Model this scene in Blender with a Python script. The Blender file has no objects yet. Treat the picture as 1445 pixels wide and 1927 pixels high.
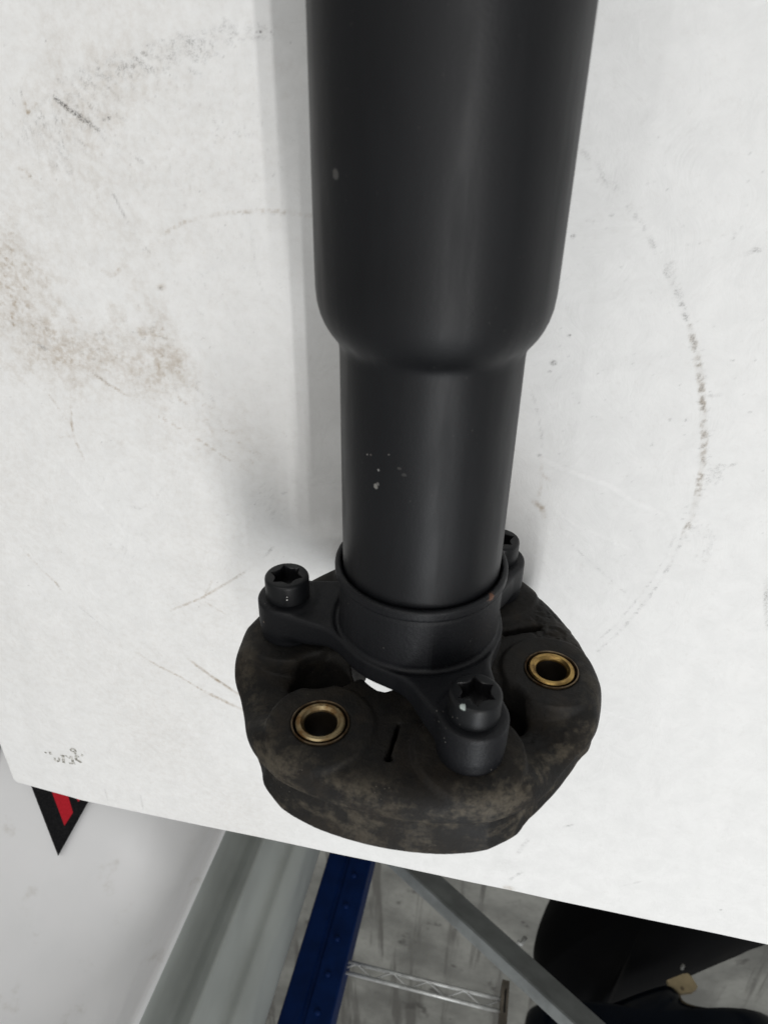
import bpy, bmesh, math, random
import numpy as np
from mathutils import Matrix, Vector

random.seed(7)
rng = np.random.default_rng(11)
scene = bpy.context.scene
COL = scene.collection

# ------------------------------------------------------------------ camera
# world: +Y along the shaft towards the coupling, +Z up, z = 0 on the paper
RM = np.array([[-0.9772323405846866, 0.12388167818243093, -0.1722506381006466],
               [-0.015810713580878197, -0.8521059004954649, -0.5231305340704903],
               [-0.2115820735587936, -0.5084966707378895, 0.834664101298866]])
CAM = np.array([-32.57558384013983, -208.59273438627588, 303.7326314575699])                   # mm
AX = 73.5                                   # height of the shaft axis over the paper, mm
cam_data = bpy.data.cameras.new("camera")
cam = bpy.data.objects.new("camera", cam_data)
COL.objects.link(cam)
u_, _, vt_ = np.linalg.svd(RM)
ROT = u_ @ vt_
M = Matrix.Identity(4)
for i in range(3):
    for j in range(3):
        M[i][j] = ROT[i, j]
    M[i][3] = CAM[i] * 0.001
cam.matrix_world = M
cam_data.sensor_fit = 'VERTICAL'
cam_data.sensor_height = 36.0
cam_data.lens = 1392.0 * 36.0 / 1927.0
cam_data.clip_start = 0.02
cam_data.clip_end = 60.0
cam_data.dof.use_dof = True
cam_data.dof.focus_distance = 0.37
cam_data.dof.aperture_fstop = 18.0
scene.camera = cam

# ------------------------------------------------------------------ light
world = bpy.data.worlds.new("World")
scene.world = world
world.use_nodes = True
bg = world.node_tree.nodes["Background"]
bg.inputs[0].default_value = (1.0, 0.985, 0.95, 1)
bg.inputs[1].default_value = 0.30
scene.view_settings.view_transform = 'Standard'
scene.view_settings.look = 'None'
scene.view_settings.exposure = 0.0
scene.view_settings.gamma = 1.0

def strip_lamp(x, y, z, length, width, power, colour=(1.0, 0.99, 0.98)):
    d = bpy.data.lights.new("strip_lamp", 'AREA')
    d.shape = 'RECTANGLE'
    d.size = width
    d.size_y = length
    d.energy = power
    d.color = colour
    o = bpy.data.objects.new("strip_lamp", d)
    o.location = (x, y, z)
    o.rotation_euler = (0, math.atan2(-x, z) * -1.0, 0)
    COL.objects.link(o)
    return o

strip_lamp(-0.88, 0.50, 2.07, 2.4, 0.035, 16.5)
strip_lamp(-1.02, 0.50, 2.07, 2.4, 0.035, 16.5)
strip_lamp(0.60, 0.10, 2.07, 2.5, 0.06, 2.5)

def broad_lamp(loc, target, sx, sy, power, colour):
    d = bpy.data.lights.new("added_fill", 'AREA')
    d.shape = 'RECTANGLE'; d.size = sx; d.size_y = sy; d.energy = power; d.color = colour
    o = bpy.data.objects.new("added_fill", d)
    o.location = loc
    o.rotation_euler = (Vector(target) - Vector(loc)).to_track_quat('-Z', 'Y').to_euler()
    COL.objects.link(o)
broad_lamp((-1.1, 2.3, 2.6), (0.1, 0.1, 0), 1.4, 1.8, 24, (0.88, 0.945, 1.0))  # soft fill added for sheen on the lower tube, no known source
broad_lamp((0.5, -1.9, 1.9), (0.2, 0.3, 0), 2.4, 1.0, 14.5, (1.0, 0.985, 0.965))  # wide fill added behind the camera to brighten the white sheeting

# ------------------------------------------------------------------ helpers
def ray(u, v):
    q = np.array([u - 722.5, 963.5 - v, -1392.0])
    return ROT @ q

def on_plane(u, v, axis, val):
    """point (mm) of the place seen at u, v on the plane axis = val"""
    q = ray(u, v)
    return CAM + q * ((val - CAM[axis]) / q[axis])

def tp(u, v):
    return on_plane(u, v, 2, 0.0)[:2]

def link(o, parent=None):
    COL.objects.link(o)
    if parent is not None:
        o.parent = parent
    return o

def tag(o, label=None, cat=None, group=None, kind=None):
    if label: o["label"] = label
    if cat: o["category"] = cat
    if group: o["group"] = group
    if kind: o["kind"] = kind
    return o

def empty(name, loc, label, cat, group=None):
    o = bpy.data.objects.new(name, None)
    o.empty_display_size = 0.05
    o.location = [c * 0.001 for c in loc]
    link(o)
    return tag(o, label, cat, group)

def mesh_from(name, verts, faces, mat, parent=None, smooth=True, origin=(0, 0, 0)):
    """verts in mm; faces an (n,4) array or a list of tuples"""
    V = (np.asarray(verts, dtype=np.float64) - np.asarray(origin)) * 0.001
    me = bpy.data.meshes.new(name)
    if isinstance(faces, np.ndarray):
        n, k = faces.shape
        me.vertices.add(len(V))
        me.vertices.foreach_set("co", V.astype(np.float32).ravel())
        me.loops.add(n * k)
        me.loops.foreach_set("vertex_index", faces.astype(np.int32).ravel())
        me.polygons.add(n)
        me.polygons.foreach_set("loop_start", np.arange(0, n * k, k, dtype=np.int32))
        me.update(calc_edges=True)
        me.validate()
    else:
        me.from_pydata([tuple(p) for p in V], [], faces)
        me.update()
    me.polygons.foreach_set("use_smooth", [smooth] * len(me.polygons))
    me.materials.append(mat)
    o = bpy.data.objects.new(name, me)
    if parent is None:
        o.location = [c * 0.001 for c in origin]
    link(o, parent)
    return o

def fix_normals(o):
    bm = bmesh.new(); bm.from_mesh(o.data)
    bmesh.ops.recalc_face_normals(bm, faces=bm.faces)
    bm.to_mesh(o.data); bm.free()

def sharpen(o, deg=35):
    """smooth shading with hard edges beyond the angle"""
    bm = bmesh.new(); bm.from_mesh(o.data)
    for e in bm.edges:
        if len(e.link_faces) == 2 and e.calc_face_angle(0) > math.radians(deg):
            e.smooth = False
    bm.to_mesh(o.data); bm.free()

def lathe(name, prof, mat, parent, centre=(0, AX), n=96, close=True, deg=35):
    """prof: list of (s along +Y, radius); closed ring profile when close"""
    cx, cz = centre
    V, F = [], []
    m = len(prof)
    for (s, r) in prof:
        for k in range(n):
            t = 2 * math.pi * k / n
            V.append((cx + r * math.cos(t), s, cz + r * math.sin(t)))
    rings = m if close else m - 1
    for i in range(rings):
        j = (i + 1) % m
        for k in range(n):
            l = (k + 1) % n
            F.append((i * n + k, i * n + l, j * n + l, j * n + k))
    o = mesh_from(name, V, F, mat, parent)
    fix_normals(o)
    sharpen(o, deg)
    return o

def box_vf(x0, x1, y0, y1, z0, z1):
    V = [(x0, y0, z0), (x1, y0, z0), (x1, y1, z0), (x0, y1, z0),
         (x0, y0, z1), (x1, y0, z1), (x1, y1, z1), (x0, y1, z1)]
    F = [(0, 3, 2, 1), (4, 5, 6, 7), (0, 1, 5, 4), (1, 2, 6, 5), (2, 3, 7, 6), (3, 0, 4, 7)]
    return V, F

def bevel(o, w, seg=2):
    bm = bmesh.new(); bm.from_mesh(o.data)
    bmesh.ops.bevel(bm, geom=bm.edges[:], offset=w * 0.001, segments=seg, affect='EDGES', profile=0.6)
    bm.to_mesh(o.data); bm.free()
    o.data.polygons.foreach_set("use_smooth", [True] * len(o.data.polygons))
    sharpen(o, 50)

def tube_along(pts, r, n=8):
    V, F = [], []
    P = [np.array(p, float) for p in pts]
    for i, p in enumerate(P):
        d = P[min(i + 1, len(P) - 1)] - P[max(i - 1, 0)]
        d /= np.linalg.norm(d)
        a = np.cross(d, [0.1, 0.95, 0.3]); a /= np.linalg.norm(a)
        b = np.cross(d, a)
        for k in range(n):
            t = 2 * math.pi * k / n
            V.append(p + r * (math.cos(t) * a + math.sin(t) * b))
    for i in range(len(P) - 1):
        for k in range(n):
            l = (k + 1) % n
            F.append((i * n + k, i * n + l, (i + 1) * n + l, (i + 1) * n + k))
    F.append(tuple(range(n))[::-1]); F.append(tuple(range((len(P) - 1) * n, len(P) * n)))
    return V, F

def join_vf(parts):
    V, F = [], []
    for v, f in parts:
        b = len(V)
        V += list(v); F += [tuple(i + b for i in q) for q in f]
    return V, F

# --- signed distance tools
def smin(a, b, k):
    h = np.clip(0.5 + 0.5 * (b - a) / k, 0, 1)
    return b * (1 - h) + a * h - k * h * (1 - h)
def smax(a, b, k):
    return -smin(-a, -b, k)
def sstep(a, b, x):
    t = np.clip((x - a) / (b - a), 0, 1)
    return t * t * (3 - 2 * t)

def surface_nets(F, lo, step):
    """quad mesh of F = 0 (inside negative)"""
    nx, ny, nz = F.shape
    cnt = np.zeros((nx - 1, ny - 1, nz - 1), np.float32)
    acc = np.zeros((3, nx - 1, ny - 1, nz - 1), np.float32)
    def sl(d):
        return tuple(slice(c, (n - 1) + c) for c, n in zip(d, (nx, ny, nz)))
    corners = [(i, j, k) for i in (0, 1) for j in (0, 1) for k in (0, 1)]
    for c in corners:
        for ax in range(3):
            if c[ax] == 1:
                continue
            d = list(c); d[ax] = 1
            f0, f1 = F[sl(c)], F[sl(d)]
            cr = (f0 < 0) != (f1 < 0)
            den = np.where(cr, f0 - f1, 1)
            t = np.where(cr, f0 / den, 0)
            cnt += cr
            for a in range(3):
                acc[a] += np.where(cr, c[a] + (t if a == ax else 0), 0)
    act = cnt > 0
    idx = -np.ones(act.shape, np.int64)
    idx[act] = np.arange(act.sum())
    I = np.argwhere(act)
    pos = np.stack([acc[a][act] / cnt[act] for a in range(3)], 1) + I
    V = pos * step + np.array(lo)
    quads = []
    neg = F < 0
    for ax in range(3):
        b, c = (ax + 1) % 3, (ax + 2) % 3
        s0 = [slice(None)] * 3; s1 = [slice(None)] * 3
        s0[ax] = slice(0, -1); s1[ax] = slice(1, None)
        cr = neg[tuple(s0)] != neg[tuple(s1)]
        E = np.argwhere(cr)
        ok = np.ones(len(E), bool)
        for a in (b, c):
            ok &= (E[:, a] > 0) & (E[:, a] < F.shape[a] - 1)
        E = E[ok]
        sgn = neg[tuple(E.T)]
        def cell(db, dc):
            P = E.copy(); P[:, b] -= db; P[:, c] -= dc
            return idx[tuple(P.T)]
        q = np.stack([cell(0, 0), cell(1, 0), cell(1, 1), cell(0, 1)], 1)
        q[~sgn] = q[~sgn][:, ::-1]
        quads.append(q)
    Q = np.concatenate(quads)
    return V, Q

def vnoise2(x, y, scale, seed):
    g = np.random.default_rng(seed).random((257, 257))
    X, Y = np.asarray(x) / scale, np.asarray(y) / scale
    xi, yi = np.floor(X).astype(int), np.floor(Y).astype(int)
    fx, fy = X - xi, Y - yi
    fx = fx * fx * (3 - 2 * fx); fy = fy * fy * (3 - 2 * fy)
    a = g[xi % 256, yi % 256]; b = g[(xi + 1) % 256, yi % 256]
    c = g[xi % 256, (yi + 1) % 256]; d = g[(xi + 1) % 256, (yi + 1) % 256]
    return (a * (1 - fx) + b * fx) * (1 - fy) + (c * (1 - fx) + d * fx) * fy

# ------------------------------------------------------------------ materials
class NT:
    def __init__(self, name):
        self.m = bpy.data.materials.new(name)
        self.m.use_nodes = True
        self.t = self.m.node_tree
        self.b = self.t.nodes["Principled BSDF"]
        self.co = self.t.nodes.new("ShaderNodeTexCoord")
        self.geo = None
    def n(self, kind, **kw):
        nd = self.t.nodes.new(kind)
        for k, v in kw.items():
            setattr(nd, k, v)
        return nd
    def l(self, a, b):
        self.t.links.new(a, b)
    def obj(self):
        return self.co.outputs["Object"]
    def scaled(self, s):
        mp = self.n("ShaderNodeMapping")
        mp.inputs["Scale"].default_value = s if isinstance(s, tuple) else (s, s, s)
        self.l(self.obj(), mp.inputs["Vector"])
        return mp.outputs[0]
    def noise(self, scale, detail=4, rough=0.55, vec=None, dist=0.0):
        nd = self.n("ShaderNodeTexNoise")
        nd.inputs["Scale"].default_value = scale
        nd.inputs["Detail"].default_value = detail
        nd.inputs["Roughness"].default_value = rough
        nd.inputs["Distortion"].default_value = dist
        self.l(vec if vec is not None else self.obj(), nd.inputs["Vector"])
        return nd.outputs["Fac"]
    def voro(self, scale, feature='F1', vec=None):
        nd = self.n("ShaderNodeTexVoronoi", feature=feature)
        nd.inputs["Scale"].default_value = scale
        self.l(vec if vec is not None else self.obj(), nd.inputs["Vector"])
        return nd.outputs["Distance"]
    def rng(self, x, a, b, c=0.0, d=1.0, smooth=True):
        nd = self.n("ShaderNodeMapRange", interpolation_type='SMOOTHSTEP' if smooth else 'LINEAR')
        for i, v in enumerate((a, b, c, d)):
            nd.inputs[i + 1].default_value = v
        self.l(x, nd.inputs[0])
        return nd.outputs[0]
    def math(self, op, a, b=None, c=None, clamp=False):
        nd = self.n("ShaderNodeMath", operation=op, use_clamp=clamp)
        for i, v in enumerate((a, b, c)):
            if v is None: continue
            if isinstance(v, (int, float)): nd.inputs[i].default_value = v
            else: self.l(v, nd.inputs[i])
        return nd.outputs[0]
    def mix(self, fac, a, b):
        nd = self.n("ShaderNodeMix", data_type='RGBA')
        for s, v in ((nd.inputs[0], fac), (nd.inputs[6], a), (nd.inputs[7], b)):
            if isinstance(v, (int, float)): s.default_value = v
            elif isinstance(v, tuple): s.default_value = (*v, 1) if len(v) == 3 else v
            else: self.l(v, s)
        return nd.outputs[2]
    def spot(self, c, r, stretch=(1, 1, 1)):
        """mask 1 within r (mm) of the object point c (mm), ragged edge"""
        nd = self.n("ShaderNodeVectorMath", operation='SUBTRACT')
        nd.inputs[1].default_value = [q * 0.001 for q in c]
        self.l(self.obj(), nd.inputs[0])
        sc = self.n("ShaderNodeVectorMath", operation='MULTIPLY')
        sc.inputs[1].default_value = [1000 / r / q for q in stretch]
        self.l(nd.outputs[0], sc.inputs[0])
        ln = self.n("ShaderNodeVectorMath", operation='LENGTH')
        self.l(sc.outputs[0], ln.inputs[0])
        w = self.math('ADD', ln.outputs["Value"], self.math('MULTIPLY', self.math('SUBTRACT', self.noise(1200, 2), 0.5), 1.1))
        return self.rng(w, 0.85, 1.15, 1.0, 0.0)
    def bump(self, h, strength=0.3, dist=0.0005, prev=None):
        nd = self.n("ShaderNodeBump")
        nd.inputs["Strength"].default_value = strength
        nd.inputs["Distance"].default_value = dist
        self.l(h, nd.inputs["Height"])
        if prev is not None: self.l(prev, nd.inputs["Normal"])
        return nd.outputs[0]
    def done(self, col=None, rough=None, metal=None, normal=None, spec=None):
        for nm, v in (("Base Color", col), ("Roughness", rough), ("Metallic", metal), ("Normal", normal), ("Specular IOR Level", spec)):
            if v is None: continue
            if isinstance(v, (int, float)): self.b.inputs[nm].default_value = v
            elif isinstance(v, tuple): self.b.inputs[nm].default_value = (*v, 1)
            else: self.l(v, self.b.inputs[nm])
        return self.m

def plain(name, col, rough=0.5, metal=0.0, nscale=60, amount=0.25, bump=0.0, bscale=400):
    t = NT(name)
    f = t.noise(nscale, 5)
    c = t.mix(t.rng(f, 0.3, 0.7), tuple(q * (1 - amount) for q in col), tuple(min(1, q * (1 + amount)) for q in col))
    nrm = t.bump(t.noise(bscale, 3), bump, 0.001) if bump else None
    return t.done(c, t.rng(f, 0.2, 0.8, max(0, rough - 0.08), min(1, rough + 0.08)), metal, nrm)

# black paint of the tube, yoke and bolts
def paint(name, base, rough, bump, speck, chips_dents=(), bscale=900):
    t = NT(name)
    big = t.noise(18, 4)
    c = t.mix(t.rng(big, 0.3, 0.75), tuple(q * 0.86 for q in base), tuple(q * 1.18 for q in base))
    # settled dust specks
    v = t.voro(420)
    keep = t.rng(t.noise(75, 2), 0.56, 0.66)
    sp = t.math('MULTIPLY', t.rng(v, 0.07, 0.13, speck, 0.0), keep)
    c = t.mix(sp, c, (0.22, 0.21, 0.19))
    for (p, r, st, cc) in chips_dents:
        c = t.mix(t.spot(p, r, st), c, cc)
    # faint rubbed streaks
    st = t.noise(1.0, 3, vec=t.scaled((160, 25, 160)))
    rg = t.math('ADD', t.rng(st, 0.3, 0.7, rough - 0.05, rough + 0.05), t.math('MULTIPLY', t.math('SUBTRACT', big, 0.5), 0.15))
    h = t.bump(t.noise(bscale, 3, 0.6), bump, 0.0004)
    return t.done(c, rg, 0.0, h, 0.30)

m_rubber = None
def rubber():
    t = NT("worn_rubber")
    at = t.n("ShaderNodeAttribute", attribute_name="wear")
    w = at.outputs["Fac"]
    n1 = t.noise(38, 6, 0.62, dist=0.2)
    n2 = t.noise(1.0, 6, 0.65, vec=t.scaled((62, 105, 62)), dist=0.15)
    n3 = t.noise(900, 3, 0.7)
    base = t.mix(t.rng(n1, 0.35, 0.7), (0.0050, 0.0048, 0.0046), (0.0120, 0.0102, 0.0082))
    dust = t.math('MULTIPLY', t.rng(t.math('ADD', t.math('MULTIPLY', n2, 0.62), t.math('MULTIPLY', t.noise(210, 5, 0.7), 0.38)), 0.46, 0.62), w, clamp=True)
    dust = t.math('MULTIPLY', dust, t.rng(n3, 0.25, 0.6, 0.55, 1.0))
    c = t.mix(dust, base, (0.074, 0.063, 0.046))
    brown = t.math('MULTIPLY', t.rng(t.noise(55, 5, 0.6), 0.46, 0.68), 0.55)
    c = t.mix(brown, c, (0.0230, 0.0170, 0.0108))
    v = t.voro(520)
    sp = t.math('MULTIPLY', t.rng(v, 0.06, 0.12, 0.7, 0.0), t.rng(t.noise(60, 2), 0.58, 0.68))
    c = t.mix(sp, c, (0.17, 0.155, 0.13))
    h = t.bump(t.noise(420, 5, 0.65), 0.55, 0.0007)
    h = t.bump(t.rng(t.voro(150, "DISTANCE_TO_EDGE"), 0.0, 0.05), 0.10, 0.0006, h)
    h = t.bump(t.noise(90, 4), 0.25, 0.0015, h)
    return t.done(c, t.rng(n1, 0.3, 0.7, 0.60, 0.80), 0.0, h, 0.30)

def brass(name, col, dark, rough):
    t = NT(name)
    n = t.noise(170, 5, 0.65)
    c = t.mix(t.rng(n, 0.42, 0.68), col, dark)
    h = t.bump(t.noise(1500, 3), 0.15, 0.0003)
    return t.done(c, t.rng(n, 0.3, 0.7, rough - 0.07, rough + 0.16), 1.0, h)

def paper_mat():
    t = NT("stained_paper")
    at = t.n("ShaderNodeAttribute", attribute_name="stain")
    sp = t.n("ShaderNodeSeparateColor")
    t.l(at.outputs["Color"], sp.inputs[0])
    fine = t.noise(1500, 3, 0.7)
    mott = t.noise(70, 7, 0.68, dist=0.4)
    fib = t.noise(260, 4, 0.7)
    c = t.mix(t.rng(mott, 0.3, 0.7), (0.765, 0.77, 0.765), (0.815, 0.82, 0.815))
    c = t.mix(t.math('MULTIPLY', t.rng(fib, 0.52, 0.75), 0.35), c, (0.70, 0.695, 0.68))
    grain = t.rng(fine, 0.38, 0.62, 0.25, 1.0)
    c = t.mix(t.math('MULTIPLY', sp.outputs[1], t.rng(fib, 0.3, 0.65, 0.35, 1.0), clamp=True), c, (0.36, 0.285, 0.20))
    c = t.mix(t.math('MULTIPLY', sp.outputs[0], grain, clamp=True), c, (0.10, 0.095, 0.09))
    c = t.mix(sp.outputs[2], c, (0.88, 0.88, 0.88))
    h = t.bump(t.noise(2200, 3, 0.7), 0.10, 0.0004)
    h = t.bump(t.noise(48, 6, 0.62, dist=0.8), 0.22, 0.004, h)
    h = t.bump(sp.outputs[2], 0.35, 0.0015, h)
    return t.done(c, 0.72, 0.0, h, 0.3)

def on_cyl(r, s, deg, c=(0, 0)):
    return (c[0] + r * math.cos(math.radians(deg)), s, AX + c[1] + r * math.sin(math.radians(deg)))
M_tube = paint("satin_black_paint", (0.0042, 0.0047, 0.0060), 0.50, 0.10, 0.12,
               chips_dents=[(on_cyl(30, -90.8, 66), 0.75, (1.1, 1.3, 1.0), (0.17, 0.165, 0.155)), (on_cyl(30, -91.9, 67.6), 0.45, (1, 1.2, 1), (0.12, 0.115, 0.11)),
                      (on_cyl(30, -97, 68), 0.36, (1, 1, 1), (0.25, 0.25, 0.24)), (on_cyl(30, -101, 59), 0.32, (1, 1, 1), (0.14, 0.135, 0.13)),
                      (on_cyl(30, -101.4, 62), 0.30, (1, 1, 1), (0.12, 0.11, 0.10)), (on_cyl(30, -99.5, 82), 0.5, (1.6, 0.8, 1), (0.035, 0.034, 0.033)),
                      (on_cyl(30, -97.5, 85), 0.6, (1.3, 0.9, 1), (0.03, 0.03, 0.03)), (on_cyl(30, -103.5, 75), 0.3, (1, 1, 1), (0.10, 0.095, 0.09)),
                      (on_cyl(37.2, -182.8, 51), 1.3, (1, 1, 1), (0.055, 0.054, 0.052)), (on_cyl(37.2, -187.1, 44), 1.0, (0.8, 2.0, 1), (0.002, 0.002, 0.002))])  # last spot colours in the dark of a dent
M_cast = paint("cast_black_paint", (0.0048, 0.0054, 0.0072), 0.54, 0.38, 0.8, bscale=650,
               chips_dents=[(on_cyl(32.4, -44.6, 150), 1.3, (0.8, 1.0, 1.6), (0.10, 0.045, 0.025)), (on_cyl(32.2, -44.4, 146), 0.8, (0.8, 1, 1.3), (0.06, 0.04, 0.03)),
                      (on_cyl(12, -6.5, 117, (54.9, 0)), 0.8, (1, 1, 1), (0.16, 0.11, 0.06)), (on_cyl(12, -4.6, 114, (54.9, 0)), 0.4, (1, 1, 1), (0.16, 0.12, 0.08)), (on_cyl(12, -10.1, 52, (54.9, 0)), 0.5, (1, 1, 1), (0.22, 0.17, 0.14))])
M_bolt = paint("bolt_black_paint", (0.0062, 0.0070, 0.0082), 0.46, 0.12, 0.8,
               chips_dents=[(on_cyl(8.7, -28.2, 66, (-27.45, 47.5)), 1.25, (0.8, 0.9, 1), (0.42, 0.48, 0.46)), (on_cyl(8.9, -22.5, 108, (54.9, 0)), 0.35, (1, 1, 1), (0.6, 0.6, 0.58)), (on_cyl(8.9, -24, 108, (54.9, 0)), 0.25, (1, 1, 1), (0.6, 0.6, 0.58))])
M_socket = plain("bare_oiled_steel", (0.006, 0.006, 0.007), 0.35, 0.0)
M_rub = rubber()
M_brass = brass("brass_sleeve", (0.36, 0.24, 0.085), (0.15, 0.09, 0.04), 0.34)
M_brass2 = brass("tarnished_brass_sleeve", (0.34, 0.27, 0.155), (0.19, 0.10, 0.035), 0.40)
M_bore = plain("dark_bore", (0.012, 0.009, 0.006), 0.4, 0.0)  # inner wall of the sleeve, much darker than its rim
M_ring = brass("rusty_steel_ring", (0.17, 0.13, 0.085), (0.07, 0.04, 0.02), 0.45)
M_paper = paper_mat()

# ------------------------------------------------------------------ floor
def floor_mat():
    t = NT("stained_concrete")
    big = t.noise(3.6, 6, 0.62)
    c = t.mix(t.rng(big, 0.35, 0.68), (0.120, 0.121, 0.110), (0.275, 0.276, 0.252))
    tr = t.noise(1.0, 5, 0.6, vec=t.scaled((17, 1.1, 1)), dist=0.15)
    c = t.mix(t.math('MULTIPLY', t.rng(tr, 0.53, 0.63), 0.8), c, (0.075, 0.072, 0.064))
    bl = t.noise(9, 4, 0.6)
    c = t.mix(t.math('MULTIPLY', t.rng(bl, 0.62, 0.70), 0.85), c, (0.05, 0.047, 0.042))
    c = t.mix(t.math('MULTIPLY', t.rng(t.noise(60, 4), 0.5, 0.75), 0.35), c, (0.12, 0.115, 0.105))
    h = t.bump(t.noise(120, 4), 0.3, 0.002)
    return t.done(c, t.rng(big, 0.3, 0.7, 0.42, 0.68), 0.0, h)
FLZ = -850.0
fl = mesh_from("floor", [(-9000, -6000, FLZ), (9000, -6000, FLZ), (9000, 14000, FLZ), (-9000, 14000, FLZ)], [(0, 1, 2, 3)], floor_mat(), smooth=False)
tag(fl, kind="structure")

# ------------------------------------------------------------------ table and paper
M_ply = plain("table_board", (0.42, 0.32, 0.2), 0.55, nscale=20)
M_leg = plain("table_steel", (0.25, 0.26, 0.27), 0.4, 0.8)
EDGE_Y, EDGE_X = 262.5, 301.0
EDGE_Y = float(on_plane(800, 1645, 2, 0)[1]); EDGE_X = float(on_plane(28, 1478, 2, -4)[0])
tb = empty("work_table", (-150, -250, FLZ), "plain work table hidden under the white paper cover", "table")
v, f = box_vf(-900, EDGE_X - 8, -900, EDGE_Y - 6, -38, -8)
o = mesh_from("tabletop", np.array(v) - np.array([-150, -250, FLZ]), f, M_ply, tb, smooth=False)
bevel(o, 3)
for lx in (-850, EDGE_X - 90):
    for ly in (-850, EDGE_Y - 90):
        v, f = box_vf(lx, lx + 45, ly, ly + 45, FLZ, -38)
        o = mesh_from("leg", np.array(v) - np.array([-150, -250, FLZ]), f, M_leg, tb, smooth=False)
        bevel(o, 3)

def axis_grid(a, b, fine, lo, hi, coarse=12.0):
    g = list(np.arange(a, b + 1e-6, fine))
    left = list(np.arange(lo, a - coarse * 0.4, coarse))
    right = list(np.arange(b + coarse, hi + 1e-6, coarse)) if hi > b else []
    return np.array(left + g + right)
STEP = 0.8
gx = axis_grid(-232, EDGE_X + 34, STEP, -905, EDGE_X + 34)
gy = axis_grid(-236, EDGE_Y + 34, STEP, -880, EDGE_Y + 34)
GX, GY = np.meshgrid(gx, gy, indexing='ij')
def over_edge(c, e, r=2.2):
    """run the sheet over a rounded edge: returns coordinate and drop"""
    t = np.clip((c - (e - r)) / r, 0, math.pi / 2)
    past = np.maximum(c - (e - r) - r * math.pi / 2, 0)
    x = np.where(c < e - r, c, e - r + r * np.sin(t))
    return x, np.where(c < e - r, 0, r * (1 - np.cos(t)) + past)
PX, DX = over_edge(GX, EDGE_X)
PY, DY = over_edge(GY, EDGE_Y)
wob = (vnoise2(GX + 900, GY + 900, 85, 3) - 0.5) * 0.9 + (vnoise2(GX + 900, GY + 900, 31, 4) - 0.5) * 0.35
near = np.exp(-((GX) / 60.0) ** 2) * sstep(-60, 0, GY) * (1 - sstep(60, 120, GY))
PZ = wob * (1 - near) - 0.25 - np.maximum(DX, DY)
fold_x = float(tp(80, 1250)[0])
PZ -= 0.055 * np.maximum(PX - fold_x, 0) * sstep(fold_x - 2, fold_x + 12, PX)
# rounded corner of the sheet
RC = 9.0
cdx, cdy = PX - (EDGE_X - RC), PY - (EDGE_Y - RC)
cr_ = np.hypot(cdx, cdy)
out_ = (cdx > 0) & (cdy > 0) & (cr_ > RC)
PX = np.where(out_, EDGE_X - RC + cdx / np.maximum(cr_, 1e-6) * RC, PX)
PY = np.where(out_, EDGE_Y - RC + cdy / np.maximum(cr_, 1e-6) * RC, PY)
PZ = np.where(out_, PZ - np.minimum(cr_ - RC, 4.0), PZ)
DARK = np.zeros(GX.shape); BRN = np.zeros(GX.shape); PALE = np.zeros(GX.shape)

def seg_dist(px, py, A, B):
    d = B - A; L = d.dot(d) + 1e-9
    t = np.clip(((px - A[0]) * d[0] + (py - A[1]) * d[1]) / L, 0, 1)
    return np.hypot(px - A[0] - t * d[0], py - A[1] - t * d[1]), t
MARK = 0.72
grain1 = vnoise2(GX + 900, GY + 900, 1.3, 21)
grain2 = vnoise2(GX + 900, GY + 900, 5.0, 22)
def stroke(F, pts, w, amt, gr=0.6, soft=0.5, taper=True):
    """pts in photo pixels, lying on the paper; w in mm"""
    P = [tp(*p) for p in pts]
    lo = np.min(P, 0) - 3 * w - 2; hi = np.max(P, 0) + 3 * w + 2
    i0, i1 = np.searchsorted(gx, [lo[0], hi[0]]); j0, j1 = np.searchsorted(gy, [lo[1], hi[1]])
    if i1 <= i0 or j1 <= j0: return
    s = (slice(i0, i1), slice(j0, j1))
    X, Y = GX[s], GY[s]
    best = np.full(X.shape, 1e9); along = np.zeros(X.shape)
    n = len(P) - 1
    for k in range(n):
        d, t = seg_dist(X, Y, P[k], P[k + 1])
        m = d < best
        best = np.where(m, d, best); along = np.where(m, (k + t) / n, along)
    prof = 1 - sstep(w * (1 - soft), w * (1 + soft), best)
    if taper: prof *= 0.35 + 0.65 * np.sin(np.clip(along, 0.02, 0.98) * math.pi) ** 0.5
    g = 1 - gr + gr * 2.0 * sstep(0.42, 0.75, 0.6 * grain1[s] + 0.4 * grain2[s])
    F[s] = np.maximum(F[s], np.clip(prof * amt * MARK * g, 0, 1))
def blotch(F, u, v, ru, rv, amt, ang=0.0, gr=0.3):
    c = tp(u, v)
    lo = c - max(ru, rv) * 1.6; hi = c + max(ru, rv) * 1.6
    i0, i1 = np.searchsorted(gx, [lo[0], hi[0]]); j0, j1 = np.searchsorted(gy, [lo[1], hi[1]])
    s = (slice(i0, i1), slice(j0, j1))
    X, Y = GX[s] - c[0], GY[s] - c[1]
    a = math.radians(ang)
    x = (X * math.cos(a) + Y * math.sin(a)) / ru; y = (-X * math.sin(a) + Y * math.cos(a)) / rv
    r = np.hypot(x, y)
    m = 1 - sstep(0.15, 1.25, r + 0.8 * (grain2[s] - 0.5) + 0.5 * (vnoise2(GX[s] + 900, GY[s] + 900, 11, 31) - 0.5))
    g = 1 - gr + gr * 2 * sstep(0.35, 0.8, grain1[s] * 0.6 + grain2[s] * 0.4)
    F[s] = np.clip(F[s] + m * amt * (0.75 if ru > 8 else 0.85) * g, 0, 1)
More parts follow.
